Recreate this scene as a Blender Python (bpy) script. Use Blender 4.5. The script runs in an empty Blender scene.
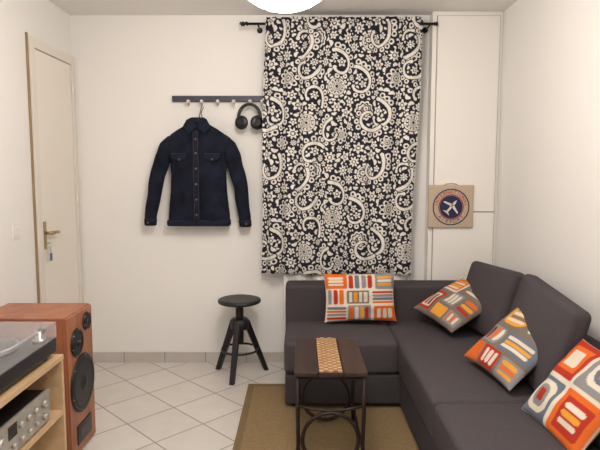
import bpy, math, random
import numpy as np
from mathutils import Vector, Matrix
random.seed(4); rng=np.random.RandomState(7)
sc=bpy.context.scene
sc.view_settings.view_transform='Standard'
COL=sc.collection

def lin(c):
    return tuple(((x/255)/12.92 if x/255<=0.04045 else ((x/255+0.055)/1.055)**2.4) for x in c)
# ---------------------------------------------------------------- materials
def mat(name,rgb,rough=0.6,metal=0.0,noise=0.0,nscale=20,bump=0.0,bscale=60,emit=None,spec=0.5):
    m=bpy.data.materials.new(name); m.use_nodes=True
    nt=m.node_tree; b=nt.nodes['Principled BSDF']
    c=lin(rgb)+(1,)
    b.inputs['Base Color'].default_value=c
    b.inputs['Roughness'].default_value=rough
    b.inputs['Metallic'].default_value=metal
    b.inputs['Specular IOR Level'].default_value=spec
    if noise>0 or bump>0:
        tc=nt.nodes.new('ShaderNodeTexCoord')
    if noise>0:
        n=nt.nodes.new('ShaderNodeTexNoise'); n.inputs['Scale'].default_value=nscale; n.inputs['Detail'].default_value=5
        r=nt.nodes.new('ShaderNodeValToRGB')
        r.color_ramp.elements[0].position=0.3; r.color_ramp.elements[1].position=0.7
        r.color_ramp.elements[0].color=tuple(x*(1-noise) for x in c[:3])+(1,)
        r.color_ramp.elements[1].color=tuple(min(1,x*(1+noise)) for x in c[:3])+(1,)
        nt.links.new(tc.outputs['Object'],n.inputs['Vector']); nt.links.new(n.outputs['Fac'],r.inputs['Fac'])
        nt.links.new(r.outputs['Color'],b.inputs['Base Color'])
    if bump>0:
        n2=nt.nodes.new('ShaderNodeTexNoise'); n2.inputs['Scale'].default_value=bscale
        bp=nt.nodes.new('ShaderNodeBump'); bp.inputs['Strength'].default_value=bump; bp.inputs['Distance'].default_value=0.01
        nt.links.new(tc.outputs['Object'],n2.inputs['Vector']); nt.links.new(n2.outputs['Fac'],bp.inputs['Height'])
        nt.links.new(bp.outputs['Normal'],b.inputs['Normal'])
    if emit:
        b.inputs['Emission Color'].default_value=lin(emit[0])+(1,); b.inputs['Emission Strength'].default_value=emit[1]
    return m
def wood(name,c1,c2,stretch,rough=0.45,scale=6):
    m=bpy.data.materials.new(name); m.use_nodes=True
    nt=m.node_tree; b=nt.nodes['Principled BSDF']; b.inputs['Roughness'].default_value=rough
    tc=nt.nodes.new('ShaderNodeTexCoord'); mp=nt.nodes.new('ShaderNodeMapping'); mp.inputs['Scale'].default_value=stretch
    n=nt.nodes.new('ShaderNodeTexNoise'); n.inputs['Scale'].default_value=scale; n.inputs['Detail'].default_value=6; n.inputs['Distortion'].default_value=0.6
    r=nt.nodes.new('ShaderNodeValToRGB'); r.color_ramp.elements[0].position=0.32; r.color_ramp.elements[1].position=0.68
    r.color_ramp.elements[0].color=lin(c1)+(1,); r.color_ramp.elements[1].color=lin(c2)+(1,)
    nt.links.new(tc.outputs['Object'],mp.inputs['Vector']); nt.links.new(mp.outputs['Vector'],n.inputs['Vector'])
    nt.links.new(n.outputs['Fac'],r.inputs['Fac']); nt.links.new(r.outputs['Color'],b.inputs['Base Color'])
    return m
def brickmat(name,c1,c2,mortar,w,h,ms,rot=0,rough=0.35,offset=0.0,bump=0.3,axis=None,loc=(0,0,0)):
    m=bpy.data.materials.new(name); m.use_nodes=True
    nt=m.node_tree; b=nt.nodes['Principled BSDF']; b.inputs['Roughness'].default_value=rough
    g=nt.nodes.new('ShaderNodeNewGeometry'); mp=nt.nodes.new('ShaderNodeMapping')
    mp.inputs['Rotation'].default_value=(math.radians(90) if axis=='XZ' else 0,0,rot); mp.inputs['Location'].default_value=loc
    br=nt.nodes.new('ShaderNodeTexBrick'); br.offset=offset; br.squash=1
    br.inputs['Color1'].default_value=lin(c1)+(1,); br.inputs['Color2'].default_value=lin(c2)+(1,); br.inputs['Mortar'].default_value=lin(mortar)+(1,)
    br.inputs['Scale'].default_value=1; br.inputs['Mortar Size'].default_value=ms; br.inputs['Brick Width'].default_value=w; br.inputs['Row Height'].default_value=h
    br.inputs['Mortar Smooth'].default_value=0.3
    nt.links.new(g.outputs['Position'],mp.inputs['Vector']); nt.links.new(mp.outputs['Vector'],br.inputs['Vector'])
    n=nt.nodes.new('ShaderNodeTexNoise'); n.inputs['Scale'].default_value=9; n.inputs['Detail'].default_value=6
    nt.links.new(g.outputs['Position'],n.inputs['Vector'])
    mx=nt.nodes.new('ShaderNodeMixRGB'); mx.blend_type='MULTIPLY'; mx.inputs['Fac'].default_value=0.18
    nt.links.new(br.outputs['Color'],mx.inputs['Color1']); nt.links.new(n.outputs['Fac'],mx.inputs['Color2'])
    nt.links.new(mx.outputs['Color'],b.inputs['Base Color'])
    bp=nt.nodes.new('ShaderNodeBump'); bp.inputs['Strength'].default_value=bump; bp.inputs['Distance'].default_value=0.004; bp.invert=True
    nt.links.new(br.outputs['Fac'],bp.inputs['Height']); nt.links.new(bp.outputs['Normal'],b.inputs['Normal'])
    return m
def attrmat(name,rough=0.9,bump=0.15):
    m=bpy.data.materials.new(name); m.use_nodes=True
    nt=m.node_tree; b=nt.nodes['Principled BSDF']; b.inputs['Roughness'].default_value=rough; b.inputs['Specular IOR Level'].default_value=0.15
    a=nt.nodes.new('ShaderNodeAttribute'); a.attribute_name='Col'
    nt.links.new(a.outputs['Color'],b.inputs['Base Color'])
    tc=nt.nodes.new('ShaderNodeTexCoord'); n=nt.nodes.new('ShaderNodeTexNoise'); n.inputs['Scale'].default_value=300
    bp=nt.nodes.new('ShaderNodeBump'); bp.inputs['Strength'].default_value=bump; bp.inputs['Distance'].default_value=0.002
    nt.links.new(tc.outputs['Object'],n.inputs['Vector']); nt.links.new(n.outputs['Fac'],bp.inputs['Height']); nt.links.new(bp.outputs['Normal'],b.inputs['Normal'])
    return m
def weave(name,c1,c2,scale,rot,rough=0.95):
    m=bpy.data.materials.new(name); m.use_nodes=True
    nt=m.node_tree; b=nt.nodes['Principled BSDF']; b.inputs['Roughness'].default_value=rough; b.inputs['Specular IOR Level'].default_value=0.15
    tc=nt.nodes.new('ShaderNodeTexCoord'); mp=nt.nodes.new('ShaderNodeMapping'); mp.inputs['Rotation'].default_value=(0,0,rot)
    nt.links.new(tc.outputs['Object'],mp.inputs['Vector'])
    w=nt.nodes.new('ShaderNodeTexWave'); w.inputs['Scale'].default_value=scale; w.inputs['Distortion'].default_value=1.5; w.inputs['Detail'].default_value=2; w.inputs['Detail Scale'].default_value=4
    nt.links.new(mp.outputs['Vector'],w.inputs['Vector'])
    n=nt.nodes.new('ShaderNodeTexNoise'); n.inputs['Scale'].default_value=70; n.inputs['Detail'].default_value=4
    nt.links.new(tc.outputs['Object'],n.inputs['Vector'])
    mx=nt.nodes.new('ShaderNodeMath'); mx.operation='MULTIPLY_ADD'; mx.inputs[1].default_value=0.45
    nt.links.new(w.outputs['Fac'],mx.inputs[0]); 
    m2=nt.nodes.new('ShaderNodeMath'); m2.operation='MULTIPLY'; m2.inputs[1].default_value=0.55
    nt.links.new(n.outputs['Fac'],m2.inputs[0]); nt.links.new(m2.outputs[0],mx.inputs[2])
    r=nt.nodes.new('ShaderNodeValToRGB'); r.color_ramp.elements[0].position=0.2; r.color_ramp.elements[1].position=0.75
    r.color_ramp.elements[0].color=lin(c1)+(1,); r.color_ramp.elements[1].color=lin(c2)+(1,)
    nt.links.new(mx.outputs[0],r.inputs['Fac']); nt.links.new(r.outputs['Color'],b.inputs['Base Color'])
    bp=nt.nodes.new('ShaderNodeBump'); bp.inputs['Strength'].default_value=0.4; bp.inputs['Distance'].default_value=0.004
    nt.links.new(mx.outputs[0],bp.inputs['Height']); nt.links.new(bp.outputs['Normal'],b.inputs['Normal'])
    return m

M_wall=mat('wall_paint',(237,235,232),0.85,bump=0.08,bscale=90,spec=0.2)
M_ceil=mat('ceiling_paint',(236,233,230),0.9)
M_floor=brickmat('floor_tiles',(224,219,212),(216,210,203),(156,149,142),0.31,0.31,0.005,rot=math.radians(45),loc=(0.05,0.12,0))
M_base=brickmat('baseboard_tiles',(204,198,193),(198,192,186),(150,142,135),0.31,0.5,0.004,axis='XZ',rough=0.4,loc=(0.1,0.2,0.1))
M_door=mat('door_paint',(235,229,219),0.5)
M_frame=mat('door_frame_paint',(228,221,211),0.5)
M_brown=mat('door_edge_wood',(150,126,98),0.6)
M_white=mat('white_lacquer',(238,235,230),0.45)
M_gap=mat('dark_gap',(150,144,138),0.8)
M_brass=mat('aged_brass',(172,150,110),0.3,0.85)
M_steel=mat('brushed_steel',(190,188,185),0.3,0.9)
M_iron=mat('rusty_iron',(50,38,35),0.5,0.45,noise=0.3,nscale=40)
M_rod=mat('black_metal',(30,28,30),0.4,0.5)
M_black=mat('black_plastic',(20,20,22),0.4)
M_black2=mat('black_paint',(20,20,22),0.45)
M_cone=mat('speaker_cone',(34,32,34),0.5)
M_grey=mat('grey_rubber',(80,78,80),0.6)
M_rail=mat('rail_navy',(60,61,78),0.5,noise=0.1)
M_sofa=mat('dark_grey_fabric',(72,68,71),0.95,noise=0.22,nscale=220,bump=0.35,bscale=400,spec=0.15)
M_sofa2=mat('dark_grey_fabric_seat',(79,74,77),0.95,noise=0.2,nscale=220,bump=0.35,bscale=400,spec=0.15)
M_denim=mat('dark_denim',(23,27,41),0.9,noise=0.5,nscale=11,bump=0.3,bscale=150,spec=0.2)
M_denim2=mat('dark_denim_edge',(28,33,48),0.9,noise=0.35,nscale=40,spec=0.2)
M_stitch=mat('dull_stitch',(84,72,72),0.8)
M_copper=mat('copper_button',(130,104,86),0.35,0.8)
M_cherry=wood('cherry_wood',(140,84,58),(172,110,80),(1,1,0.12),0.4,14)
M_beech=wood('beech_wood',(188,156,118),(208,178,140),(1,0.12,1),0.45,16)
M_darkwood=wood('dark_table_wood',(38,27,25),(62,44,38),(1,0.1,1),0.4,18)
M_screw=wood('black_stained_screw',(22,20,20),(44,40,38),(1,1,8),0.5,8)
M_cane1=mat('cane_light',(190,152,112),0.7,noise=0.15)
M_cane2=mat('cane_dark',(132,94,64),0.7,noise=0.15)
M_rug=weave('sisal_weave',(118,99,70),(154,131,97),55,math.radians(45))
M_rugb=weave('sisal_border',(108,91,64),(136,116,84),90,0)
M_silver=mat('silver_panel',(186,182,174),0.35,0.6)
M_canvas=mat('beige_canvas',(192,174,153),0.95,noise=0.08,nscale=120,bump=0.2,bscale=300)
M_navy=mat('navy_print',(40,45,80),0.9)
M_red=mat('red_print',(168,52,50),0.9)
M_cream=mat('cream_print',(222,214,200),0.9)
M_porc=mat('porcelain',(222,210,204),0.25)
M_globe=mat('lamp_globe',(255,252,246),0.6,emit=((255,245,235),27))
M_vinyl=mat('vinyl_record',(18,18,20),0.2)
M_acryl=mat('platter_metal',(170,170,172),0.25,0.9)
M_keytag=mat('key_tag_blue',(90,100,150),0.5)
M_clear=bpy.data.materials.new('clear_acrylic'); M_clear.use_nodes=True
nt=M_clear.node_tree; b=nt.nodes['Principled BSDF']; b.inputs['Base Color'].default_value=(.9,.92,.95,1); b.inputs['Roughness'].default_value=.05; b.inputs['Alpha'].default_value=.13; b.inputs['Specular IOR Level'].default_value=.7
M_curtain=attrmat('printed_cotton'); M_pillow=attrmat('printed_pillow_cotton',0.9,0.3)

# ---------------------------------------------------------------- mesh builder
class MB:
    def __init__(s): s.v=[];s.f=[];s.m=[];s.sm=[];s.cur=0
    def add(s,vs,fs,smooth=False):
        o=len(s.v); s.v+=[tuple(float(c) for c in p) for p in vs]
        s.f+=[tuple(int(i)+o for i in f) for f in fs]; s.m+=[s.cur]*len(fs)
        s.sm+=(smooth if isinstance(smooth,list) else [smooth]*len(fs)); return s
    def box(s,lo,hi):
        x0,y0,z0=lo;x1,y1,z1=hi
        return s.add([(x0,y0,z0),(x1,y0,z0),(x1,y1,z0),(x0,y1,z0),(x0,y0,z1),(x1,y0,z1),(x1,y1,z1),(x0,y1,z1)],
          [(0,3,2,1),(4,5,6,7),(0,1,5,4),(1,2,6,5),(2,3,7,6),(3,0,4,7)])
    def prism(s,poly,y0,y1,axis='Y'):
        n=len(poly)
        f=(lambda a,b,c:(a,c,b)) if axis=='Y' else ((lambda a,b,c:(a,b,c)) if axis=='Z' else (lambda a,b,c:(c,a,b)))
        vs=[f(a,b,y0) for a,b in poly]+[f(a,b,y1) for a,b in poly]
        return s.add(vs,[tuple(range(n)),tuple(range(2*n-1,n-1,-1))]+[(i,(i+1)%n,(i+1)%n+n,i+n) for i in range(n)])
    def rbox(s,lo,hi,r,bulge=(0,0,0),n=10,M=None):
        lo=np.array(lo,float);hi=np.array(hi,float);c=(lo+hi)/2;h=(hi-lo)/2;r=min(r,h.min()*0.999)
        def samp(k):
            return np.concatenate([np.linspace(-h[k],-h[k]+r,5)[:-1],np.linspace(-h[k]+r,h[k]-r,n+1),np.linspace(h[k]-r,h[k],5)[1:]])
        for k in range(3):
            i,j=(k+1)%3,(k+2)%3
            A,B=samp(i),samp(j)
            for sg in (-1,1):
                P=np.zeros((len(A),len(B),3)); P[:,:,i]=A[:,None];P[:,:,j]=B[None,:];P[:,:,k]=sg*h[k]
                P=P.reshape(-1,3)
                inn=np.clip(P,-(h-r),(h-r)); d=P-inn; L=np.linalg.norm(d,axis=1,keepdims=True); P=inn+r*d/L
                q=P/h; Q=P.copy()
                for a in range(3):
                    b_,c_=(a+1)%3,(a+2)%3
                    Q[:,a]+=bulge[a]*q[:,a]*(1-q[:,b_]**2)*(1-q[:,c_]**2)
                if M is not None: Q=Q@np.array(M.to_3x3()).T
                Q+=c
                fs=[]
                nb=len(B)
                for a in range(len(A)-1):
                    for b in range(nb-1):
                        t=(a*nb+b,(a+1)*nb+b,(a+1)*nb+b+1,a*nb+b+1)
                        fs.append(t if sg>0 else t[::-1])
                s.add(Q,fs,True)
        s.merge=True
        return s
    def lathe(s,prof,o,axis=(0,0,1),seg=28,smooth=True):
        ax=Vector(axis).normalized(); t=Vector((1,0,0)) if abs(ax.x)<0.9 else Vector((0,1,0))
        u=ax.cross(t).normalized(); w=ax.cross(u); o=Vector(o); vs=[];fs=[]
        for r,h in prof:
            for k in range(seg):
                a=2*math.pi*k/seg; vs.append(o+ax*h+(u*math.cos(a)+w*math.sin(a))*max(r,1e-5))
        for i in range(len(prof)-1):
            for k in range(seg):
                k2=(k+1)%seg; fs.append((i*seg+k,i*seg+k2,(i+1)*seg+k2,(i+1)*seg+k))
        sm=[smooth]*len(fs)
        fs+= [tuple(range(seg-1,-1,-1)),tuple((len(prof)-1)*seg+k for k in range(seg))]; sm+=[False,False]
        return s.add(vs,fs,sm)
    def cyl(s,p0,p1,r0,r1=None,seg=18):
        p0=Vector(p0);p1=Vector(p1); r1=r0 if r1 is None else r1
        return s.lathe([(r0,0),(r1,(p1-p0).length)],p0,(p1-p0),seg)
    def tube(s,pts,r,seg=10,closed=False,flat=None):
        pts=[Vector(p) for p in pts]; n=len(pts); rs=r if isinstance(r,(list,tuple)) else [r]*n
        vs=[];fs=[];up=None
        for i in range(n):
            a=pts[(i-1)%n] if (closed or i>0) else pts[i]; b=pts[(i+1)%n] if (closed or i<n-1) else pts[i]
            t=(b-a).normalized()
            if up is None:
                g=Vector((0,0,1)) if abs(t.z)<0.9 else Vector((0,1,0)); up=(g-t*g.dot(t)).normalized()
            else: up=(up-t*up.dot(t)).normalized()
            sd=t.cross(up)
            for k in range(seg):
                an=2*math.pi*k/seg; o=(up*math.cos(an)+sd*math.sin(an))*rs[i]
                if flat: o=Vector((o.x*flat[0],o.y*flat[1],o.z*flat[2]))
                vs.append(pts[i]+o)
        m=n if closed else n-1
        for i in range(m):
            j=(i+1)%n
            for k in range(seg):
                k2=(k+1)%seg; fs.append((i*seg+k,j*seg+k,j*seg+k2,i*seg+k2))
        sm=[True]*len(fs)
        if not closed: fs+=[tuple(range(seg)),tuple((n-1)*seg+k for k in range(seg-1,-1,-1))]; sm+=[False,False]
        return s.add(vs,fs,sm)
WL={}
def meta(o,label=None,cat=None,group=None,kind=None):
    if label:o['label']=label
    if cat:o['category']=cat
    if group:o['group']=group
    if kind:o['kind']=kind
def thing(name,loc,label,cat,group=None):
    o=bpy.data.objects.new(name,None); o.empty_display_size=0.1; COL.objects.link(o); o.location=loc; WL[o]=Vector(loc); meta(o,label,cat,group); return o
def build(mb,name,mats,parent=None,label=None,cat=None,group=None,kind=None,bevel=0,origin=None):
    V=np.array(mb.v)
    lo=V.min(0);hi=V.max(0)
    if origin is None: origin=(lo+hi)/2 if parent is not None else np.array([(lo[0]+hi[0])/2,(lo[1]+hi[1])/2,lo[2]])
    origin=np.array(origin,float)
    me=bpy.data.meshes.new(name); me.from_pydata((V-origin).tolist(),[],mb.f)
    if not isinstance(mats,(list,tuple)): mats=[mats]
    for m in mats: me.materials.append(m)
    me.polygons.foreach_set('material_index',mb.m); me.polygons.foreach_set('use_smooth',mb.sm)
    import bmesh
    bm=bmesh.new(); bm.from_mesh(me)
    if getattr(mb,'merge',False): bmesh.ops.remove_doubles(bm,verts=bm.verts,dist=1e-5)
    bmesh.ops.recalc_face_normals(bm,faces=bm.faces); bm.to_mesh(me); bm.free()
    o=bpy.data.objects.new(name,me); COL.objects.link(o)
    if parent is not None: o.parent=parent; o.location=Vector(origin)-WL[parent]
    else: o.location=Vector(origin)
    WL[o]=Vector(origin)
    if bevel>0:
        b=o.modifiers.new('bevel','BEVEL'); b.width=bevel; b.segments=2; b.limit_method='ANGLE'; b.angle_limit=0.7
    meta(o,label,cat,group,kind); return o
def B(lo,hi): return MB().box(lo,hi)

XL,XR,YB,YF,ZC=-1.656,1.43,4.05,-1.3,2.57
# ---------------------------------------------------------------- room
build(B((XL-.1,YF-.1,-.1),(XR+.1,YB+.1,0)),'floor',M_floor,kind='structure')
build(B((XL-.1,YF-.1,ZC),(XR+.1,YB+.1,ZC+.1)),'ceiling',M_ceil,kind='structure')
build(B((XL-.1,YF-.1,0),(XL,YB+.1,ZC)),'wall_left',M_wall,kind='structure')
build(B((XR,YF-.1,0),(XR+.1,YB+.1,ZC)),'wall_right',M_wall,kind='structure')
build(B((XL,YF-.1,0),(XR,YF,ZC)),'wall_front',M_wall,kind='structure')
wx0,wx1,wz0,wz1=-.10,.72,.86,2.30
mb=MB(); mb.box((XL,YB,0),(wx0,YB+.1,ZC)).box((wx1,YB,0),(XR,YB+.1,ZC)).box((wx0,YB,0),(wx1,YB+.1,wz0)).box((wx0,YB,wz1),(wx1,YB+.1,ZC))
build(mb,'wall_back',M_wall,kind='structure')
mb=MB(); mb.box((wx0,YB+.02,wz0),(wx0+.05,YB+.07,wz1)).box((wx1-.05,YB+.02,wz0),(wx1,YB+.07,wz1)).box((wx0,YB+.02,wz0),(wx1,YB+.07,wz0+.05)).box((wx0,YB+.02,wz1-.05),(wx1,YB+.07,wz1)).box((.285,YB+.02,wz0),(.335,YB+.07,wz1))
mb.cur=1; mb.box((wx0+.05,YB+.04,wz0+.05),(wx1-.05,YB+.05,wz1-.05))
M_glass=mat('night_glass',(20,22,30),0.05)
build(mb,'window_1',[M_white,M_glass],kind='structure')
build(B((XL+.0,YB-.012,0),(.93,YB,.08)),'baseboard_back',M_base,kind='structure')
build(B((XL,1.0,0),(XL+.012,3.37,.08)),'baseboard_left',M_base,kind='structure')
# door on left wall
mb=MB(); x0=XL
mb.box((x0,3.39,0),(x0+.022,3.45,2.27)).box((x0,3.99,0),(x0+.022,4.036,2.27)).box((x0,3.45,2.21),(x0+.022,3.99,2.27))
mb.cur=1; mb.box((x0,3.374,0),(x0+.012,3.39,2.285))
door=build(mb,'door_1',[M_frame,M_brown],kind='structure',bevel=.003)
build(B((x0+.001,3.456,.01),(x0+.014,3.985,2.205)),'door_leaf',M_door,parent=door,bevel=.002)
mb=MB(); mb.rbox((x0+.014,3.468,.95),(x0+.02,3.502,1.13),.003)
mb.cyl((x0+.018,3.485,1.055),(x0+.06,3.485,1.055),.010)
mb.tube([(x0+.058,3.478,1.055),(x0+.062,3.52,1.055),(x0+.060,3.56,1.057),(x0+.056,3.60,1.050)],[.012,.012,.010,.009],12)
hd=build(mb,'door_handle',M_brass,parent=door,label='brass lever door handle')
for z in (.35,1.2,2.0): build(MB().cyl((x0+.024,3.988,z),(x0+.024,3.988,z+.08),.007),'hinge',M_white,parent=door)
mb=MB(); mb.cyl((x0+.018,3.485,.99),(x0+.045,3.485,.99),.004)
mb.tube([(x0+.045,3.485+.018*math.sin(a),.978+.018*math.cos(a)) for a in np.linspace(0,6.28,17)[:-1]],.0015,6,True)
mb.box((x0+.043,3.478,.90),(x0+.046,3.492,.962)); mb.box((x0+.040,3.494,.915),(x0+.043,3.506,.965))
mb.cur=1; mb.rbox((x0+.046,3.47,.875),(x0+.052,3.50,.925),.003)
build(mb,'key_ring',[M_steel,M_keytag],label='key ring with blue tag hanging in the door lock',cat='keys')
sw=thing('light_switch',(XL,3.15,1.06),'square white plastic light switch beside the door','light switch')
mb=MB().rbox((XL,3.11,1.06),(XL+.010,3.19,1.14),.004); build(mb,'switch_plate',M_white,sw)
mb=MB().rbox((XL+.009,3.128,1.078),(XL+.016,3.172,1.122),.003); build(mb,'switch_rocker',M_white,sw)

# cupboard column
cx0=.933; CF=3.95
cup=thing('built_in_cupboard',(1.18,CF,0),'tall white built-in cupboard with two flush doors in the corner','cupboard')
mb=MB().box((cx0,CF,0),(XR-.002,YB-.002,ZC-.002)); mb.cur=1; mb.box((cx0+.030,CF-.003,.04),(XR-.020,CF,2.54))
build(mb,'cupboard_body',[M_white,M_gap],cup)
build(B((cx0+.035,CF-.016,1.163),(XR-.026,CF-.003,2.535)),'cupboard_door',M_white,cup,bevel=.002)
build(B((cx0+.035,CF-.016,.05),(XR-.026,CF-.003,1.155)),'cupboard_door',M_white,cup,bevel=.002)

# radiator under window
rad=thing('radiator',(.35,3.99,0),'white ribbed panel radiator beneath the curtained window','radiator')
mb=MB().rbox((-.12,3.955,.12),(.78,3.985,.70),.008,n=3)
for i in range(22): mb.rbox((-.10+i*.040,3.948,.15),(-.10+i*.040+.022,3.960,.67),.005,n=1)
build(mb,'radiator_panel',M_white,rad)
for x in (0,.6): build(B((x,3.985,.5),(x+.04,4.048,.54)),'radiator_bracket',M_white,rad)
mb=MB(); mb.tube([(.80,3.965,.0),(.80,3.965,.66),(.80,3.965,.70)],.008); build(mb,'radiator_pipe',M_white,rad)
mb=MB(); mb.lathe([(.012,0),(.020,.01),(.021,.05),(.015,.06)],(.80,3.965,.69)); build(mb,'radiator_valve',M_white,rad)

# ---------------------------------------------------------------- ceiling lamp
lp=thing('pendant_lamp',(-.058,2.12,ZC),'glowing white paper globe pendant hanging from the ceiling','ceiling lamp')
R=.235; c=(-.058,2.12,2.285)
prof=[(R*math.sin(a),-R*math.cos(a)) for a in np.linspace(.02,math.pi-.12,26)]
prof=[(r*(1+.006*math.cos(i*math.pi)),h) for i,(r,h) in enumerate(prof)]
build(MB().lathe(prof,c,seg=48),'lamp_shade',M_globe,lp)
build(MB().cyl((-.058,2.12,2.51),(-.058,2.12,2.555),.004),'lamp_cord',M_white,lp)
build(MB().lathe([(.03,0),(.05,.012),(.052,.015)],(-.058,2.12,2.555)),'ceiling_rose',M_white,lp)

# ---------------------------------------------------------------- curtain pattern raster
W,H=.60,.66; res=.0013
nx,ny=int(W/res),int(H/res)
GX,GY=np.meshgrid((np.arange(nx)+.5)*W/nx,(np.arange(ny)+.5)*H/ny)
pat=np.zeros((ny,nx)); D=np.full((ny,nx),9.0)
def rel(cx,cy): return ((GX-cx+W/2)%W)-W/2, ((GY-cy+H/2)%H)-H/2
def rosette(cx,cy,R,n=10,k=0):
    global D
    x,y=rel(cx,cy); r=np.hypot(x,y)/R; th=np.arctan2(y,x)
    pet=np.abs(np.cos(n*th/2))
    pat[r<1.0]=0
    if k==0:
        pat[(r<1.0)&(r>.80)&(pet>.5)]=1
        pat[r<.74]=1; pat[r<.63]=0; pat[(r<.60)&(r>.46)&(pet>.5)]=1
        pat[r<.42]=1; pat[r<.34]=.3; pat[(r<.28)&(pet>.6)]=1; pat[r<.12]=0
    elif k==1:
        pat[r<.70+.28*pet]=1
        pat[(r>.56)&(r<.62+.20*pet)&(pet>.62)]=0
        pat[r<.50]=0; pat[r<.45]=1; pat[r<.36]=.3; pat[r<.2]=1; pat[r<.1]=0
    else:
        pat[(r<.80+.16*pet)]=1; pat[(r<.64+.14*pet)]=0; pat[r<.52+.12*pet]=1; pat[r<.40]=0; pat[r<.33]=.3; pat[r<.14]=1
    D=np.minimum(D,(r-1.04)*R)
def stroke(p,h,L,curl,w0,w1,beads=0,side=1,N=34,power=1.0,ball=1.5):
    global D
    p=np.array(p,float); d=np.full(D.shape,9.0); pts=[]
    for i in range(N):
        s=i/(N-1); pts.append((p.copy(),h,s)); p=p+L/N*np.array([math.cos(h),math.sin(h)]); h+=curl/N*(.35+1.3*s**power)
    bd=np.full(D.shape,9.0)
    if beads:
        for j in range(beads):
            q,hh,s=pts[int(2+(N-4)*j/beads)]
            bs=(w0*(1-s)+w1*s)*1.25+.004; off=(w0*(1-s)+w1*s)+bs*1.0
            c_=q+side*off*np.array([math.sin(hh),-math.cos(hh)]); x,y=rel(*c_); bd=np.minimum(bd,np.hypot(x,y)-bs)
    for q,hh,s in pts:
        x,y=rel(*q); d=np.minimum(d,np.hypot(x,y)-(w0*(1-s)+w1*s))
    q=pts[-1][0]; x,y=rel(*q); d=np.minimum(d,np.hypot(x,y)-w1*ball)
    allD=np.minimum(d,bd)
    pat[allD<.005]=0; pat[bd<0]=1; pat[bd<-.0075]=0; pat[d<.0035]=0; pat[d<0]=1
    D=np.minimum(D,allD-.005)
rosette(.10,.12,.056,11,0); rosette(.40,.10,.052,10,2); rosette(.25,.30,.054,9,1); rosette(.52,.34,.056,12,0)
rosette(.08,.46,.052,10,2); rosette(.36,.52,.058,11,0); rosette(.55,.58,.046,8,1); rosette(.22,.62,.038,7,1)
stroke((.20,.02),1.2,.26,4.6,.009,.006,9,1); stroke((.30,.20),-.3,.27,-4.8,.009,.006,9,-1)
stroke((.02,.24),.2,.26,4.7,.009,.006,9,1); stroke((.42,.24),2.0,.24,4.8,.009,.006,8,1)
stroke((.16,.40),.4,.26,4.7,.009,.006,9,1); stroke((.44,.44),-1.3,.22,-4.6,.008,.006,7,-1)
stroke((.18,.54),2.6,.24,4.8,.009,.006,8,1); stroke((.46,.64),-2.6,.24,-4.8,.009,.006,8,-1)
stroke((.50,.16),.1,.24,4.8,.009,.006,8,1); stroke((.50,.50),2.6,.20,-4.4,.008,.005,7,-1)
for it in range(260):
    ii=rng.randint(0,ny,60);jj=rng.randint(0,nx,60); k=np.argmax(D[ii,jj]); d0=D[ii[k],jj[k]]
    if d0<.0058: continue
    cx,cy=GX[ii[k],jj[k]],GY[ii[k],jj[k]]; r=min(d0*.95,.030); x,y=rel(cx,cy); rr=np.hypot(x,y); th=np.arctan2(y,x)
    if r>.016:
        n=rng.choice([5,6,8]); ph=rng.rand()*6
        pat[rr<r*(.76+.22*np.cos(n*th+ph))]=1; pat[rr<r*.42]=0; pat[rr<r*.26]=1
    elif r>.0075:
        a=rng.rand()*6.28; u=x*math.cos(a)+y*math.sin(a); v=-x*math.sin(a)+y*math.cos(a)+.35*(u**2)/r
        pat[(u/(r*1.15))**2+(v/(r*.66))**2<.95]=1
    else: pat[rr<r*.75]=1
    D=np.minimum(D,rr-r)
def curtain():
    NX,NZ=360,580; s=np.linspace(0,1,NX); t=np.linspace(0,1,NZ)
    S,T=np.meshgrid(s,t)
    zt,zb=2.522,.706
    Z=zt+(zb-zt)*T + .006*np.sin(S*9+1)*T
    xl=-.240-.058*T-.012*np.sin(T*5); xr=.850-.045*T+.01*np.sin(T*6)
    ph=2*math.pi*(S*7.5+.06*np.sin(T*4)+.35*np.sin(S*5))
    amp=.011+.012*T
    X=xl+(xr-xl)*(S+.006*np.sin(ph*1.0+1.2))
    Y=3.915+amp*np.sin(ph)+.006*np.sin(ph*2.3+T*2)
    w=np.exp(-((Z-2.47)/.02)**2); Y=Y*(1-w)+ (3.884+.003*np.sin(ph*3))*w
    Y=Y-np.exp(-((Z-2.47)/.03)**2)*.002+ .003*np.sin(ph*3.7)*np.exp(-(T/.05)**2)
    verts=np.stack([X,Y,Z],-1).reshape(-1,3)
    k_=1.40
    U=S*1.25/k_+.1; V=(zt-Z)/k_
    pi=((U%W)/W*nx).astype(int)%nx; pj=((V%H)/H*ny).astype(int)%ny
    p=pat[pj,pi]
    dark=np.array(lin((38,38,50))); wht=np.array(lin((224,220,213)))
    C=dark+(wht-dark)*p[...,None]
    hem=(T>.985)|(T<.004); C[hem]=C[hem]*.9
    C=np.concatenate([C,np.ones(C.shape[:2]+(1,))],-1).reshape(-1,4)
    idx=np.arange(NX*NZ).reshape(NZ,NX)
    F=np.stack([idx[:-1,:-1],idx[1:,:-1],idx[1:,1:],idx[:-1,1:]],-1).reshape(-1,4)
    o=np.array([.28,3.915,.7])
    me=bpy.data.meshes.new('curtain_panel'); me.from_pydata((verts-o).tolist(),[],F.tolist())
    me.polygons.foreach_set('use_smooth',[True]*len(F)); me.materials.append(M_curtain)
    ca=me.color_attributes.new('Col','FLOAT_COLOR','POINT'); ca.data.foreach_set('color',C.ravel())
    ob=bpy.data.objects.new('curtain',me); COL.objects.link(ob); ob.location=o
    meta(ob,'black and white swirling flower print cotton curtain over the window','curtain'); return ob
curtain()
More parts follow.
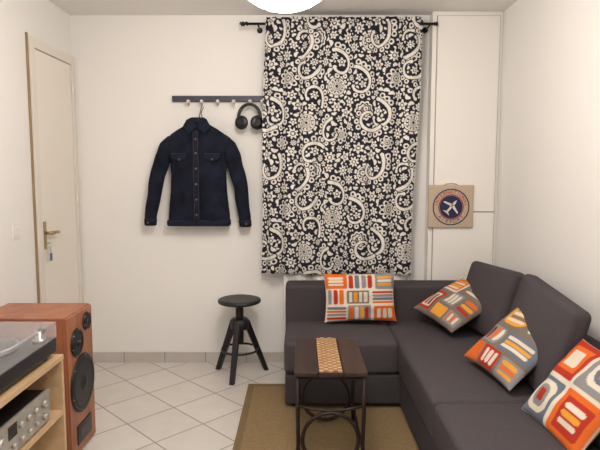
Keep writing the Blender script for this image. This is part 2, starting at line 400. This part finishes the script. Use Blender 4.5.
# rod
rod=thing('curtain_rod',(.27,3.898,2.47),'thin black metal curtain rod with twisted finials','curtain rod')
build(MB().cyl((-.36,3.898,2.47),(.93,3.898,2.47),.009),'rod_pole',M_rod,rod)
for sx,x in ((-1,-.36),(1,.93)):
    mb=MB(); prof=[(.009,0),(.014,.004),(.014,.010),(.006,.016),(.010,.024),(.016,.034),(.013,.046),(.006,.054),(.004,.062)]
    if sx>0: prof=[(r,h*.45) for r,h in prof]
    mb.lathe(prof,(x,3.898,2.47),(sx,0,0)); 
    if sx<0: mb.tube([(x-.01-.045*k/16,3.898+.014*math.cos(k*.9),2.47+.014*math.sin(k*.9)) for k in range(17)],.003,6)
    build(mb,'finial',M_rod,rod)
for x in (-.29,.90):
    e=(YB if x<0 else 4.04)
    mb=MB(); mb.tube([(x,3.898,2.462),(x,3.95,2.460),(x,e,2.462)],.006); mb.lathe([(.02,0),(.02,.006)],(x,e-.006,2.462),(0,1,0)); build(mb,'rod_bracket',M_rod,rod)

# ---------------------------------------------------------------- coat rail, jacket, headphones
rail=thing('coat_rail',(-.58,4.04,1.95),'narrow dark navy wooden coat rail with metal knobs on the wall','coat rack')
mb=MB().rbox((-.93,4.028,1.955),(-.215,YB,1.998),.003,n=2); build(mb,'rail_board',M_rail,rail)
HX=[-.80,-.705,-.59,-.475,-.358,-.27]
for x in HX:
    mb=MB(); mb.tube([(x,4.03,1.962),(x,4.012,1.955),(x,4.0,1.935),(x,3.985,1.925),(x,3.972,1.935),(x,3.970,1.948)],.0045,8)
    mb.cur=1; mb.lathe([(.004,-.012),(.012,-.006),(.014,0),(.011,.009),(.003,.013)],(x,3.968,1.95),(0,-1,.3),16)
    build(mb,'coat_hook',[M_steel,M_porc],rail,label='steel hook with porcelain knob')

jk=thing('denim_jacket',(-.735,3.965,1.07),'dark indigo denim jacket hanging by its collar from the coat rail','jacket')
rows=[(1.085,-.960,-.512,.045),(1.13,-.958,-.512,.050),(1.2,-.952,-.520,.055),(1.3,-.940,-.530,.058),(1.42,-.934,-.535,.060),(1.54,-.940,-.528,.060),(1.60,-.955,-.514,.057),(1.65,-.966,-.505,.052),(1.685,-.958,-.514,.047),(1.72,-.925,-.545,.044),(1.75,-.88,-.588,.042),(1.775,-.835,-.632,.040),(1.80,-.79,-.672,.038)]
mb=MB(); seg=88; vs=[];fs=[]
def lerp_rows(rows,n):
    z=np.array([r[0] for r in rows]); zz=np.linspace(z[0],z[-1],n); return [(q,)+tuple(np.interp(q,z,[r[k] for r in rows]) for k in (1,2,3)) for q in zz]
rows=lerp_rows(rows,46)
for z,a,b,d in rows:
    cx=(a+b)/2;hw=(b-a)/2
    for k in range(seg):
        an=2*math.pi*k/seg; cs,sn=math.cos(an),math.sin(an)
        x=cx+hw*abs(cs)**.75*(1 if cs>=0 else -1); y=3.972+d*abs(sn)**.8*(1 if sn>=0 else -1)
        if sn<0: y+=-sn*(.008*math.sin(x*34+z*6)+.006*math.sin(x*17-z*14))
        vs.append((x,min(y,4.02),z+.008*math.sin((x+.73)*6)*(1 if z<1.2 else 0)))
for i in range(len(rows)-1):
    for k in range(seg):
        k2=(k+1)%seg; fs.append((i*seg+k,i*seg+k2,(i+1)*seg+k2,(i+1)*seg+k))
mb.add(vs,fs,True); mb.add([vs[k] for k in range(seg)],[tuple(range(seg))]); mb.add([vs[(len(rows)-1)*seg+k] for k in range(seg)],[tuple(range(seg))])
mb.merge=True
build(mb,'jacket_body',M_denim,jk)
for sg,pts,rs in ((-1,[(-.905,3.975,1.715),(-.930,3.975,1.680),(-.958,3.975,1.63),(-.992,3.972,1.55),(-1.025,3.966,1.44),(-1.050,3.962,1.33),(-1.070,3.960,1.22),(-1.088,3.958,1.10)],[.012,.038,.054,.058,.056,.052,.048,.044]),
               (1,[(-.565,3.975,1.715),(-.540,3.975,1.680),(-.514,3.975,1.63),(-.484,3.972,1.55),(-.453,3.966,1.44),(-.430,3.962,1.33),(-.415,3.960,1.22),(-.401,3.958,1.09)],[.012,.038,.054,.058,.056,.052,.048,.044])):
    P=[];RR=[]
    for i in range(len(pts)-1):
        for k in range(5):
            t=k/5; q=Vector(pts[i]).lerp(Vector(pts[i+1]),t); n=i*5+k
            P.append((q.x+.003*math.sin(n*.55+sg),q.y,q.z)); RR.append((rs[i]*(1-t)+rs[i+1]*t)*(1+(.018*math.sin(n*.9+sg) if n>9 else 0)))
    P.append(pts[-1]);RR.append(rs[-1])
    mb=MB().tube(P,RR,20,flat=(1,.75,1))
    build(mb,'jacket_sleeve',M_denim,jk)
    e=Vector(pts[-1]); mb=MB().tube([e+Vector((0,0,.012)),e+Vector((0,0,.004)),e+Vector((sg*.004,0,-.036)),e+Vector((sg*.004,0,-.042))],[.043,.047,.044,.036],20,flat=(1,.75,1))
    build(mb,'jacket_cuff',M_denim2,jk)
    mb=MB().lathe([(.007,0),(.007,.004),(.003,.006)],(e.x+sg*.012,3.924,e.z-.018),(0,-1,0),12); build(mb,'button',M_copper,jk)
mb=MB().rbox((-.964,3.918,1.055),(-.508,4.018,1.105),.016,n=4); build(mb,'jacket_waistband',M_denim2,jk)
mb=MB().rbox((-.762,3.902,1.10),(-.722,3.925,1.74),.006,n=6)
mb.cur=1; mb.box((-.759,3.9010,1.11),(-.7574,3.9025,1.73)).box((-.7266,3.9010,1.11),(-.725,3.9025,1.73))
build(mb,'jacket_placket',[M_denim2,M_stitch],jk)
for z in (1.14,1.25,1.36,1.47,1.58,1.68):
    build(MB().lathe([(.008,0),(.008,.004),(.003,.006)],(-.742,3.903,z),(0,-1,0),12),'button',M_copper,jk)
for x in (-.860,-.625):
    mb=MB().prism([(x-.056,1.58),(x+.056,1.58),(x+.056,1.545),(x,1.518),(x-.056,1.545)],3.898,3.92)
    mb.cur=1; mb.prism([(x-.054,1.578),(x+.054,1.578),(x+.054,1.5764),(x-.054,1.5764)],3.8970,3.91)
    build(mb,'pocket_flap',[M_denim2,M_stitch],jk)
    build(MB().lathe([(.007,0),(.007,.004),(.002,.006)],(x,3.898,1.535),(0,-1,0),12),'button',M_copper,jk)
for sg in (-1,1):
    xc=-.732
    mb=MB().prism([(xc+sg*.004,1.765),(xc+sg*.055,1.71),(xc+sg*.10,1.765),(xc+sg*.072,1.815),(xc+sg*.035,1.83)],3.905,3.922)
    build(mb,'jacket_collar',M_denim2,jk,bevel=.004)
mb=MB().rbox((-.80,3.915,1.775),(-.665,4.012,1.835),.03,n=5); build(mb,'jacket_collar',M_denim2,jk)
build(MB().tube([(-.73,4.0,1.83),(-.722,3.995,1.87),(-.71,3.992,1.915),(-.703,3.992,1.928),(-.697,3.995,1.91),(-.715,3.995,1.87),(-.705,4.0,1.83)],.003,6),'hanging_loop',M_denim2,jk)

hp=thing('headphones',(-.358,3.965,1.77),'black over-ear headphones hanging from the coat rail','headphones')
cxh,czh=-.362,1.835
P=[(cxh+.078*math.cos(a),3.962,czh+.095*math.sin(a)) for a in np.linspace(-.15,math.pi+.15,24)]
build(MB().tube(P,.012,10,flat=(1,1.4,1)),'headband',M_black,hp)
for sg in (-1,1):
    d=Vector((sg*.35,-.9,0)).normalized()
    mb=MB().lathe([(.028,-.020),(.044,-.016),(.050,-.004),(.050,.006),(.042,.014),(.016,.017)],(cxh+sg*.056,3.950,czh-.036),tuple(d),24)
    mb.cur=1; mb.lathe([(.026,.0155),(.028,.018),(.022,.020)],(cxh+sg*.056,3.950,czh-.036),tuple(d),20)
    build(mb,'ear_cup',[M_black,M_black2],hp)
    build(MB().tube([(cxh+sg*.078,3.962,czh+.005),(cxh+sg*.084,3.956,czh-.012),(cxh+sg*.080,3.95,czh-.028)],.006,8),'headphone_yoke',M_black,hp)

# ---------------------------------------------------------------- tote bag
tb=thing('tote_bag',(1.084,3.925,1.046),'beige canvas tote bag with round airplane emblem on the cupboard','tote bag')
mb=MB().rbox((.922,3.9125,1.046),(1.247,3.9325,1.354),.008,(0,.0015,0),n=8); build(mb,'bag_body',M_canvas,tb)
mb=MB().tube([(1.02,3.927,1.345),(1.05,3.929,1.361),(1.085,3.929,1.366),(1.12,3.929,1.361),(1.15,3.927,1.345)],.004,6)
build(mb,'bag_handle',M_canvas,tb)
lc=(1.085,1.196); yf=3.9092
def ring(mb,r0,r1,y,n=48):
    vs=[];fs=[]
    for k in range(n):
        a=2*math.pi*k/n; vs+=[(lc[0]+r0*math.cos(a),y,lc[1]+r0*math.sin(a)),(lc[0]+r1*math.cos(a),y,lc[1]+r1*math.sin(a))]
    for k in range(n):
        k2=(k+1)%n; fs.append((2*k,2*k+1,2*k2+1,2*k2))
    mb.add(vs,fs)
mb=MB(); mb.cur=0; ring(mb,.001,.082,yf); ring(mb,.124,.132,yf); mb.cur=1; ring(mb,.084,.091,yf)
def rotp(poly,a): return [(lc[0]+x*math.cos(a)-z*math.sin(a),lc[1]+x*math.sin(a)+z*math.cos(a)) for x,z in poly]
mb.cur=2; A=math.radians(-40); yp=yf-.0008
for poly in ([(-.007,-.055),(.007,-.055),(.009,.04),(0,.066),(-.009,.04)],[(-.066,.002),(0,.026),(.066,.002),(.066,-.008),(0,.004),(-.066,-.008)],[(-.025,-.05),(0,-.038),(.025,-.05),(.025,-.057),(0,-.050),(-.025,-.057)]):
    mb.prism(rotp(poly,A),yp,yp+.0006)
def letters(mb,word,r,a0,a1,size,flip=False):
    for i,ch in enumerate(word):
        a=a0+(a1-a0)*i/(len(word)-1)
        cu=bpy.data.curves.new('t','FONT'); cu.body=ch; cu.size=size; cu.align_x='CENTER'; cu.align_y='CENTER'
        ob=bpy.data.objects.new('t',cu); me=ob.to_mesh()
        rot=a-math.pi/2 if not flip else a+math.pi/2
        cxx,czz=lc[0]+r*math.cos(a),lc[1]+r*math.sin(a)
        vs=[(cxx+v.co.x*math.cos(rot)-v.co.y*math.sin(rot),yf-.0005,czz+v.co.x*math.sin(rot)+v.co.y*math.cos(rot)) for v in me.vertices]
        mb.add(vs,[tuple(p.vertices) for p in me.polygons]); ob.to_mesh_clear(); bpy.data.objects.remove(ob); bpy.data.curves.remove(cu)
try:
    mb.cur=1; letters(mb,'INTERNATIONAL',.107,math.radians(172),math.radians(8),.036)
    mb.cur=0; letters(mb,'AIRPORT',.107,math.radians(222),math.radians(318),.034,True)
except Exception as e: print('letters',e)
build(mb,'bag_emblem',[M_navy,M_red,M_cream],tb,label='round navy and red airplane emblem')

# ---------------------------------------------------------------- stool
st=thing('stool',(-.43,3.80,0),'black wooden swivel stool with round seat and three splayed legs','stool')
sx,sy=-.43,3.80
build(MB().lathe([(.001,.522),(.135,.522),(.150,.528),(.153,.537),(.150,.548),(.138,.552),(.10,.549),(.001,.548)],(sx,sy,0),seg=40),'stool_seat',M_black2,st)
pr=[(.030,.24)]
for i in range(26): pr+=[(.024,.25+i*.0095),(.030,.2545+i*.0095)]
pr+=[(.03,.50),(.05,.505),(.055,.522)]
build(MB().lathe(pr,(sx,sy,0),seg=20),'stool_screw',M_screw,st)
build(MB().lathe([(.04,.33),(.062,.335),(.065,.35),(.065,.40),(.055,.41),(.035,.412)],(sx,sy,0),seg=28),'stool_hub',M_black2,st)
for a in (math.radians(-100),math.radians(25),math.radians(150)):
    ca,sa=math.cos(a),math.sin(a)
    top=Vector((sx+.045*ca,sy+.045*sa,.395)); ft=Vector((sx+.200*ca,sy+.200*sa,0.0))
    mb=MB(); d=Vector((-sa,ca,0)); o=Vector((ca,sa,0))
    vs=[]
    for p,w,dp in ((ft,.017,.028),(top,.020,.040)):
        for s1,s2 in ((-1,-1),(1,-1),(1,1),(-1,1)): vs.append(p+d*w*s1+o*dp*s2*.6)
    mb.add(vs,[(0,3,2,1),(4,5,6,7),(0,1,5,4),(1,2,6,5),(2,3,7,6),(3,0,4,7)])
    build(mb,'stool_leg',M_black2,st,bevel=.004)
build(MB().tube([(sx+.128*math.cos(a),sy+.128*math.sin(a),.185) for a in np.linspace(0,2*math.pi,37)[:-1]],.008,8,True),'footrest_ring',M_black2,st)

# ---------------------------------------------------------------- rug
rg=thing('rug',(.2,2.4,0),'tan woven sisal rug with bound edges on the tiled floor','rug')
build(B((-.31,1.24,0),(.76,3.55,.010)),'rug_field',M_rug,rg)
mb=MB(); mb.prism([(-.35,1.2),(.80,1.2),(.80,1.24),(-.31,1.24),(-.31,3.55),(.76,3.55),(.76,1.24),(.80,1.24),(.80,3.59),(-.35,3.59)],0,.012,'Z')
build(mb,'rug_border',M_rugb,rg)

# ---------------------------------------------------------------- sofa
so=thing('corner_sofa',(.67,2.7,0),'dark grey fabric corner sofa with loose back cushions','sofa')
sl=-.09; zb=.035
def RB(lo,hi,r,bulge=(0,0,0),n=8,M=None): return MB().rbox(lo,hi,r,bulge,n,M)
build(RB((sl,3.20,zb),(1.18,3.68,.222),.015),'sofa_base',M_sofa,so)
build(RB((.605,1.15,zb),(1.18,3.205,.222),.015),'sofa_base',M_sofa,so)
build(RB((sl-.005,3.190,.226),(.60,3.70,.425),.028,(.004,.004,.012)),'seat_cushion',M_sofa2,so)
build(RB((.595,2.35,.226),(1.22,3.70,.425),.028,(.004,.004,.012)),'seat_cushion',M_sofa2,so)
build(RB((.595,1.15,.226),(1.22,2.345,.425),.028,(.004,.004,.012)),'seat_cushion',M_sofa2,so)
build(RB((sl-.01,3.675,zb),(1.41,3.87,.675),.03,(0,.006,.004)),'sofa_backrest',M_sofa,so)
build(RB((1.225,.98,zb),(1.415,3.68,.66),.03,(.004,0,.004)),'sofa_backrest',M_sofa,so)
build(RB((.605,.98,zb),(1.23,1.145,.60),.03),'sofa_armrest',M_sofa,so)
for x,y in ((-.03,3.26),(-.03,3.8),(.66,1.1),(1.34,1.1),(1.34,3.8),(.66,3.26)):
    build(MB().cyl((x,y,.012),(x,y,.05),.022),'sofa_foot',M_black,so)
def backcush(y0,y1,xc,zc,yaw=0,lean=14,h=.22,roll=0):
    M=Matrix.Rotation(math.radians(yaw),4,'Z')@Matrix.Rotation(math.radians(lean),4,'Y')@Matrix.Rotation(math.radians(roll),4,'X')
    w=(y1-y0)/2; yc=(y0+y1)/2
    build(RB((xc-.050,yc-w,zc-h),(xc+.050,yc+w,zc+h),.035,(.055,.0,.0),9,M),'back_cushion',M_sofa2,so)
backcush(3.11,3.66,1.195,.640,8,15,.220,-2)
backcush(2.30,3.05,1.205,.645,-6,15,.225,2)
backcush(1.30,1.98,1.18,.640,0,14)

# ---------------------------------------------------------------- throw pillows
PAL={'o':(214,104,42),'r':(176,54,40),'y':(222,156,58),'c':(216,206,189),'g':(138,136,138),'t':(122,110,101),'b':(104,113,127),'d':(78,73,77)}
def rr(U,V,x0,y0,x1,y1,rad=.03):
    cx,cy=(x0+x1)/2,(y0+y1)/2; hx,hy=(x1-x0)/2,(y1-y0)/2; rad=min(rad,hx,hy)
    qx=np.abs(U-cx)-(hx-rad); qy=np.abs(V-cy)-(hy-rad)
    return np.hypot(np.maximum(qx,0),np.maximum(qy,0))+np.minimum(np.maximum(qx,qy),0)-rad
def paint(U,V,bg,shapes):
    C=np.zeros(U.shape+(3,)); C[:]=lin(PAL[bg])
    for s in shapes:
        k=s[0]
        if k=='R': C[rr(U,V,*s[1:5],rad=s[6] if len(s)>6 else .03)<0]=lin(PAL[s[5]])
        elif k=='V':
            x0,y0,x1,y1,n,cols=s[1:]; w=(x1-x0)/n
            for i in range(n): C[rr(U,V,x0+w*(i+.14),y0,x0+w*(i+.86),y1,.5)<0]=lin(PAL[cols[i%len(cols)]])
        elif k=='H':
            x0,y0,x1,y1,n,cols=s[1:]; w=(y1-y0)/n
            for i in range(n): C[rr(U,V,x0,y0+w*(i+.14),x1,y0+w*(i+.86),.5)<0]=lin(PAL[cols[i%len(cols)]])
    return C
PA=[('R',0,.68,.32,1,'o'),('H',.05,.73,.27,.93,3,'c'),('V',.33,.68,.68,.97,4,'rbgr'),('R',.71,.66,1,1,'g'),('H',.74,.72,.95,.94,3,'yc'),
    ('V',.02,.36,.28,.66,3,'gro'),('R',.31,.37,.62,.64,'t'),('V',.33,.40,.60,.61,4,'cyc'),('H',.66,.36,.98,.63,4,'obgr'),
    ('H',.02,.04,.30,.32,4,'rgob'),('R',.32,0,.64,.34,'g'),('V',.33,.04,.62,.31,4,'ocyr'),('R',.68,0,1,.32,'o'),('V',.71,.07,.95,.27,3,'c')]
PB=[('R',.02,.55,.46,.97,'c'),('R',.06,.59,.42,.93,'o'),('H',.12,.62,.38,.88,4,'cy'),('H',.54,.65,.94,.92,4,'cgb'),
    ('R',.03,.06,.34,.48,'r'),('R',.09,.11,.29,.43,'c'),('V',.11,.14,.27,.40,2,'rd'),('R',.40,.30,.68,.56,'g'),('V',.42,.33,.66,.53,3,'c'),('H',.74,.30,.97,.56,3,'ryo'),
    ('R',.40,.05,.66,.25,'y'),('R',.70,.05,.97,.25,'g'),('V',.72,.08,.94,.22,4,'oc')]
PC=[('R',0,.57,1,1,'t'),('R',.10,.62,.56,.92,'y',.12),('H',.16,.66,.50,.88,4,'ct'),('V',.62,.63,.94,.93,3,'coc'),
    ('R',.02,.30,.40,.54,'g'),('V',.05,.33,.38,.52,4,'rdoc'),('R',.44,.30,1,.54,'b'),('H',.48,.33,.93,.51,3,'cy'),
    ('R',0,0,.28,.27,'o'),('R',.31,.02,.62,.27,'r'),('V',.35,.06,.59,.24,3,'c'),('R',.66,0,1,.26,'g'),('H',.70,.05,.95,.23,3,'yo')]
PD=[('R',0,.53,.48,1,'r'),('R',.08,.60,.43,.92,'o'),('R',.14,.66,.37,.86,'c'),('R',.52,.53,1,1,'g'),('R',.57,.60,.94,.93,'c',.14),('R',.62,.66,.88,.87,'b',.1),('R',.68,.71,.82,.82,'o'),
    ('R',.0,.0,.46,.48,'b'),('R',.05,.07,.42,.44,'c',.13),('R',.11,.13,.36,.38,'g',.1),('R',.17,.19,.31,.33,'r'),('R',.51,0,1,.49,'o'),('R',.57,.08,.93,.43,'r'),('H',.62,.14,.88,.38,3,'cy')]
def pillow(c,a,b,w,h,th,bg,shapes,label):
    a=Vector(a).normalized(); b=Vector(b); b=(b-a*b.dot(a)).normalized(); n=a.cross(b)
    N=96; u=np.linspace(-1,1,N); U,V=np.meshgrid(u,u)
    ex=np.clip(1-np.abs(U)**2.6,0,1)**.5*np.clip(1-np.abs(V)**2.6,0,1)**.5
    sx_=w/2*(1-.06*(1-np.abs(V)**2)*np.abs(U)**3); sy_=h/2*(1-.06*(1-np.abs(U)**2)*np.abs(V)**3)
    X=U*sx_; Y=V*sy_; Z=th*ex+.004*np.sin(U*7+V*5)*ex+.003*np.sin(V*11)*ex
    vs=np.concatenate([np.stack([X,Y,Z],-1).reshape(-1,3),np.stack([X,Y,-Z*.8],-1).reshape(-1,3)])
    idx=np.arange(N*N).reshape(N,N)
    F1=np.stack([idx[:-1,:-1],idx[:-1,1:],idx[1:,1:],idx[1:,:-1]],-1).reshape(-1,4); F2=F1[:,::-1]+N*N
    C=paint(U*.5+.5,V*.5+.5,bg,shapes).reshape(-1,3); C=np.concatenate([C,C]); C=np.concatenate([C,np.ones((len(C),1))],1)
    me=bpy.data.meshes.new('throw_pillow'); me.from_pydata(vs.tolist(),[],np.concatenate([F1,F2]).tolist())
    me.polygons.foreach_set('use_smooth',[True]*len(me.polygons)); me.materials.append(M_pillow)
    ca=me.color_attributes.new('Col','FLOAT_COLOR','POINT'); ca.data.foreach_set('color',C.ravel())
    o=bpy.data.objects.new('throw_pillow',me); COL.objects.link(o)
    M=Matrix((( a.x,b.x,n.x,c[0]),(a.y,b.y,n.y,c[1]),(a.z,b.z,n.z,c[2]),(0,0,0,1))); o.matrix_world=M
    meta(o,label,'pillow','patterned throw pillows on the sofa')
pillow((.400,3.585,.612),(1,0,.02),(0,.20,.9),.48,.325,.055,'c',PA,'rectangular orange, red and grey pillow leaning on the sofa back')
pillow((1.015,3.44,.605),(.14,-.38,-.05),(.3,.26,.20),.43,.42,.06,'t',PB,'taupe and orange patterned pillow in the corner of the sofa')
pillow((1.070,2.62,.605),(.08,-.41,-.02),(.25,.17,.24),.43,.43,.055,'t',PC,'grey and cream pillow with yellow and orange pills')
pillow((1.095,2.06,.580),(.02,-.42,0),(.24,.12,.29),.43,.40,.055,'c',PD,'cream pillow with large red, orange and grey blocks')

# ---------------------------------------------------------------- side table
tx0,tx1,ty0,ty1,tz=-.028,.322,2.50,3.04,.50
tbl=thing('side_table',(.147,2.77,0),'dark wood side table with woven cane strip and iron ring base','side table')
mb=MB(); 
for i in range(3):
    w=(tx1-tx0)/3; mb.box((tx0+i*w+.001,ty0,tz-.022),(tx0+(i+1)*w-.001,ty1,tz))
build(mb,'table_top',M_darkwood,tbl,bevel=.003)
mb=MB(); c0=.147-.056; nr=26; ncol=5; sw_=.112
for i in range(nr):
    for j in range(ncol):
        mb.cur=(i+j)%2; x=c0+j*sw_/ncol; y=ty0+.004+i*(ty1-ty0-.008)/nr; dz=.0025 if (i+j)%2==0 else 0
        mb.rbox((x,y,tz-.001),(x+sw_/ncol-.001,y+(ty1-ty0-.008)/nr-.001,tz+.0045+dz),.0022,n=1)
build(mb,'woven_strip',[M_cane1,M_cane2],tbl,label='tan woven cane strip')
mb=MB(); i_=.016
mb.tube([(tx0+i_,ty0+i_,tz-.030),(tx1-i_,ty0+i_,tz-.030),(tx1-i_,ty1-i_,tz-.030),(tx0+i_,ty1-i_,tz-.030)],.009,8,True)
build(mb,'table_frame',M_iron,tbl)
for x in (tx0+i_,tx1-i_):
    for y in (ty0+i_,ty1-i_):
        sg=1 if x<.147 else -1
        build(MB().tube([(x,y,tz-.03),(x,y,.30),(x+sg*.004,y,.15),(x,y,.012)],.010,10),'table_leg',M_iron,tbl)
for y in (ty0+i_,ty1-i_):
    build(MB().tube([(.147+.135*math.cos(a),y,.160+.135*math.sin(a)) for a in np.linspace(0,2*math.pi,41)[:-1]],.010,8,True),'iron_ring',M_iron,tbl)
    build(MB().tube([(tx0+i_,y,.33),(.147-.08,y,.312),(.147,y,.305),(.147+.08,y,.312),(tx1-i_,y,.33)],.007,8),'cross_bar',M_iron,tbl)
for x in (tx0+i_,tx1-i_): build(MB().tube([(x,ty0+i_,.10),(x,ty1-i_,.10)],.007,8),'cross_bar',M_iron,tbl)

# ---------------------------------------------------------------- speaker
sp=thing('floor_speaker',(-1.37,2.74,0),'cherry wood floor speaker with round black drivers on its front','speaker')
fx=-1.13; sy0,sy1,sz=2.58,2.90,.74
mb=MB().box((fx-.45,sy0,.0),(fx-.012,sy1,sz)); build(mb,'speaker_cabinet',M_cherry,sp,bevel=.004)
build(B((fx-.014,sy0+.004,.012),(fx,sy1-.004,sz-.006)),'speaker_baffle',M_cherry,sp,bevel=.004)
yc=(sy0+sy1)/2
def driver(name,z,y,r):
    mb=MB().lathe([(r,-.002),(r,.006),(r*.93,.010),(r*.88,.010)],(fx,y,z),(1,0,0),36)
    mb.cur=1; mb.lathe([(r*.88,.008),(r*.82,.013),(r*.74,.008),(r*.70,.004),(r*.3,-.0),(r*.28,.010),(r*.18,.018),(r*.02,.021)],(fx,y,z),(1,0,0),36)
    mb.cur=2
    for k in range(6):
        a=k*math.pi/3+.3; mb.lathe([(.003,0),(.003,.003)],(fx+.008,y+r*.93*math.cos(a),z+r*.93*math.sin(a)),(1,0,0),8)
    build(mb,name,[M_black,M_cone,M_steel],sp)
driver('woofer',.36,yc,.150); driver('midrange',.588,yc-.055,.072); driver('tweeter',.665,yc+.075,.048)
mb=MB().rbox((fx-.002,yc-.09,.06),(fx+.006,yc+.09,.16),.004,n=2); mb.cur=1; mb.box((fx+.004,yc-.06,.09),(fx+.0075,yc+.06,.13)); build(mb,'bass_port',[M_black,M_grey],sp)

# ---------------------------------------------------------------- hi-fi shelf
sh=thing('hifi_shelf',(-1.35,1.8,0),'light beech shelf unit holding the record player and amplifier','shelf')
X0,X1,Y0,Y1=-1.63,-1.06,1.1,2.38
build(B((X0,Y0,.61),(X1,Y1,.632)),'shelf_top',M_beech,sh,bevel=.002)
for y in (Y0,1.72,Y1-.02): build(B((X0,y,.0),(X1-.004,y+.02,.61)),'shelf_side',M_beech,sh)
for ya,yb in ((Y0+.02,1.72),(1.74,Y1-.02)):
    for z in (.05,.36): build(B((X0,ya,z),(X1-.006,yb,z+.02)),'shelf_board',M_beech,sh)
build(B((X0-.004,Y0,.05),(X0,Y1,.61)),'shelf_back',M_beech,sh)
am=thing('amplifier',(-1.27,2.0,.38),'silver stereo amplifier with round knobs on the shelf','amplifier')
ax=-1.075; a0,a1=1.79,2.26
build(B((ax-.34,a0+.01,.392),(ax-.012,a1-.01,.52)),'amplifier_case',M_black,am,bevel=.003)
build(B((ax-.014,a0,.390),(ax,a1,.522)),'amplifier_faceplate',M_silver,am,bevel=.003)
for y_,z_,r_ in ((2.20,.48,.016),(2.13,.48,.014),(2.07,.48,.014),(2.01,.48,.014),(1.87,.465,.030),(2.20,.425,.014),(2.13,.425,.010),(2.07,.425,.010),(2.01,.425,.010),(1.95,.425,.010)):
    mb=MB().lathe([(r_,0),(r_,.012),(r_*.85,.016),(r_*.3,.016)],(ax,y_,z_),(1,0,0),20); build(mb,'amplifier_knob',M_silver,am)
build(B((ax-.001,1.925,.455),(ax+.002,1.985,.505)),'amplifier_display',M_black,am)
for x_ in (ax-.30,ax-.04):
    for y_ in (a0+.05,a1-.05): build(MB().cyl((x_,y_,.38),(x_,y_,.393),.014),'amplifier_foot',M_black,am)
# turntable
tt=thing('record_player',(-1.29,2.08,.632),'dark record player with clear dust cover on top of the shelf','record player')
p0,p1=1.86,2.35; q0,q1=-1.55,-1.075; dz=.008
build(MB().rbox((q0,p0,.655),(q1,p1,.712+dz),.008,n=3),'turntable_plinth',mat('plinth_graphite',(40,39,43),.35),tt)
for x_ in (q0+.05,q1-.05):
    for y_ in (p0+.05,p1-.05): build(MB().lathe([(.022,0),(.026,.012),(.020,.026)],(x_,y_,.632)),'turntable_foot',M_black,tt)
pc=(-1.31,2.13,.712+dz)
build(MB().lathe([(.14,0),(.162,.003),(.164,.012),(.160,.022),(.10,.022)],pc,seg=56),'platter',M_acryl,tt)
build(MB().lathe([(.150,.022),(.152,.024),(.150,.0255),(.055,.0255),(.05,.0245)],pc,seg=56),'platter_mat',M_vinyl,tt)
build(MB().lathe([(.004,.02),(.004,.036),(.001,.038)],pc,seg=12),'spindle',M_steel,tt)
mb=MB(); ap=(-1.120,2.28); z_=.752+dz
mb.lathe([(.028,0),(.028,.012),(.014,.014),(.014,.045),(.008,.048)],(ap[0],ap[1],.712+dz),seg=20)
mb.tube([(ap[0],ap[1]+.03,z_),(ap[0],ap[1],z_),(ap[0]-.004,ap[1]-.10,z_),(ap[0]-.012,ap[1]-.20,z_-.004),(ap[0]-.04,ap[1]-.235,z_-.010)],.0045,8)
mb.cur=1; mb.cyl((ap[0],ap[1]+.012,z_),(ap[0],ap[1]+.04,z_),.015); mb.box((ap[0]-.055,ap[1]-.262,z_-.018),(ap[0]-.035,ap[1]-.225,z_-.006))
build(mb,'tonearm',[M_steel,M_black],tt)
build(MB().lathe([(.018,0),(.018,.010),(.014,.012)],(-1.115,1.90,.712+dz),seg=20),'speed_knob',M_steel,tt)
zc0,zc1=.713+dz,.790; t_=.003
mb=MB(); mb.box((q0,p0,zc1-t_),(q1,p1,zc1)).box((q0,p0,zc0),(q0+t_,p1,zc1-t_)).box((q1-t_,p0,zc0),(q1,p1,zc1-t_)).box((q0+t_,p0,zc0),(q1-t_,p0+t_,zc1-t_)).box((q0+t_,p1-t_,zc0),(q1-t_,p1,zc1-t_))
build(mb,'dust_cover',M_clear,tt,label='clear acrylic dust cover')

# ---------------------------------------------------------------- lights
def area(name,loc,rot,sx,sy,e,col):
    l=bpy.data.lights.new(name,'AREA'); l.shape='RECTANGLE'; l.size=sx; l.size_y=sy; l.energy=e; l.color=col
    o=bpy.data.objects.new(name,l); COL.objects.link(o); o.location=loc; o.rotation_euler=rot; return o
area('added_fill_light',(0,.2,2.5),(0,0,0),1.2,1.2,32,(1,.96,.91))  # unseen fill lamp added above the camera to even out the lighting
w=bpy.data.worlds.new('world'); sc.world=w; w.use_nodes=True
w.node_tree.nodes['Background'].inputs[0].default_value=(.5,.48,.46,1); w.node_tree.nodes['Background'].inputs[1].default_value=.3

cam=bpy.data.cameras.new('camera'); co=bpy.data.objects.new('camera',cam); COL.objects.link(co)
cam.sensor_width=36; cam.lens=545/600*36; cam.clip_start=.05
co.location=(0,0,1.443); co.rotation_euler=(math.radians(90-5.5),0,0)
sc.camera=co
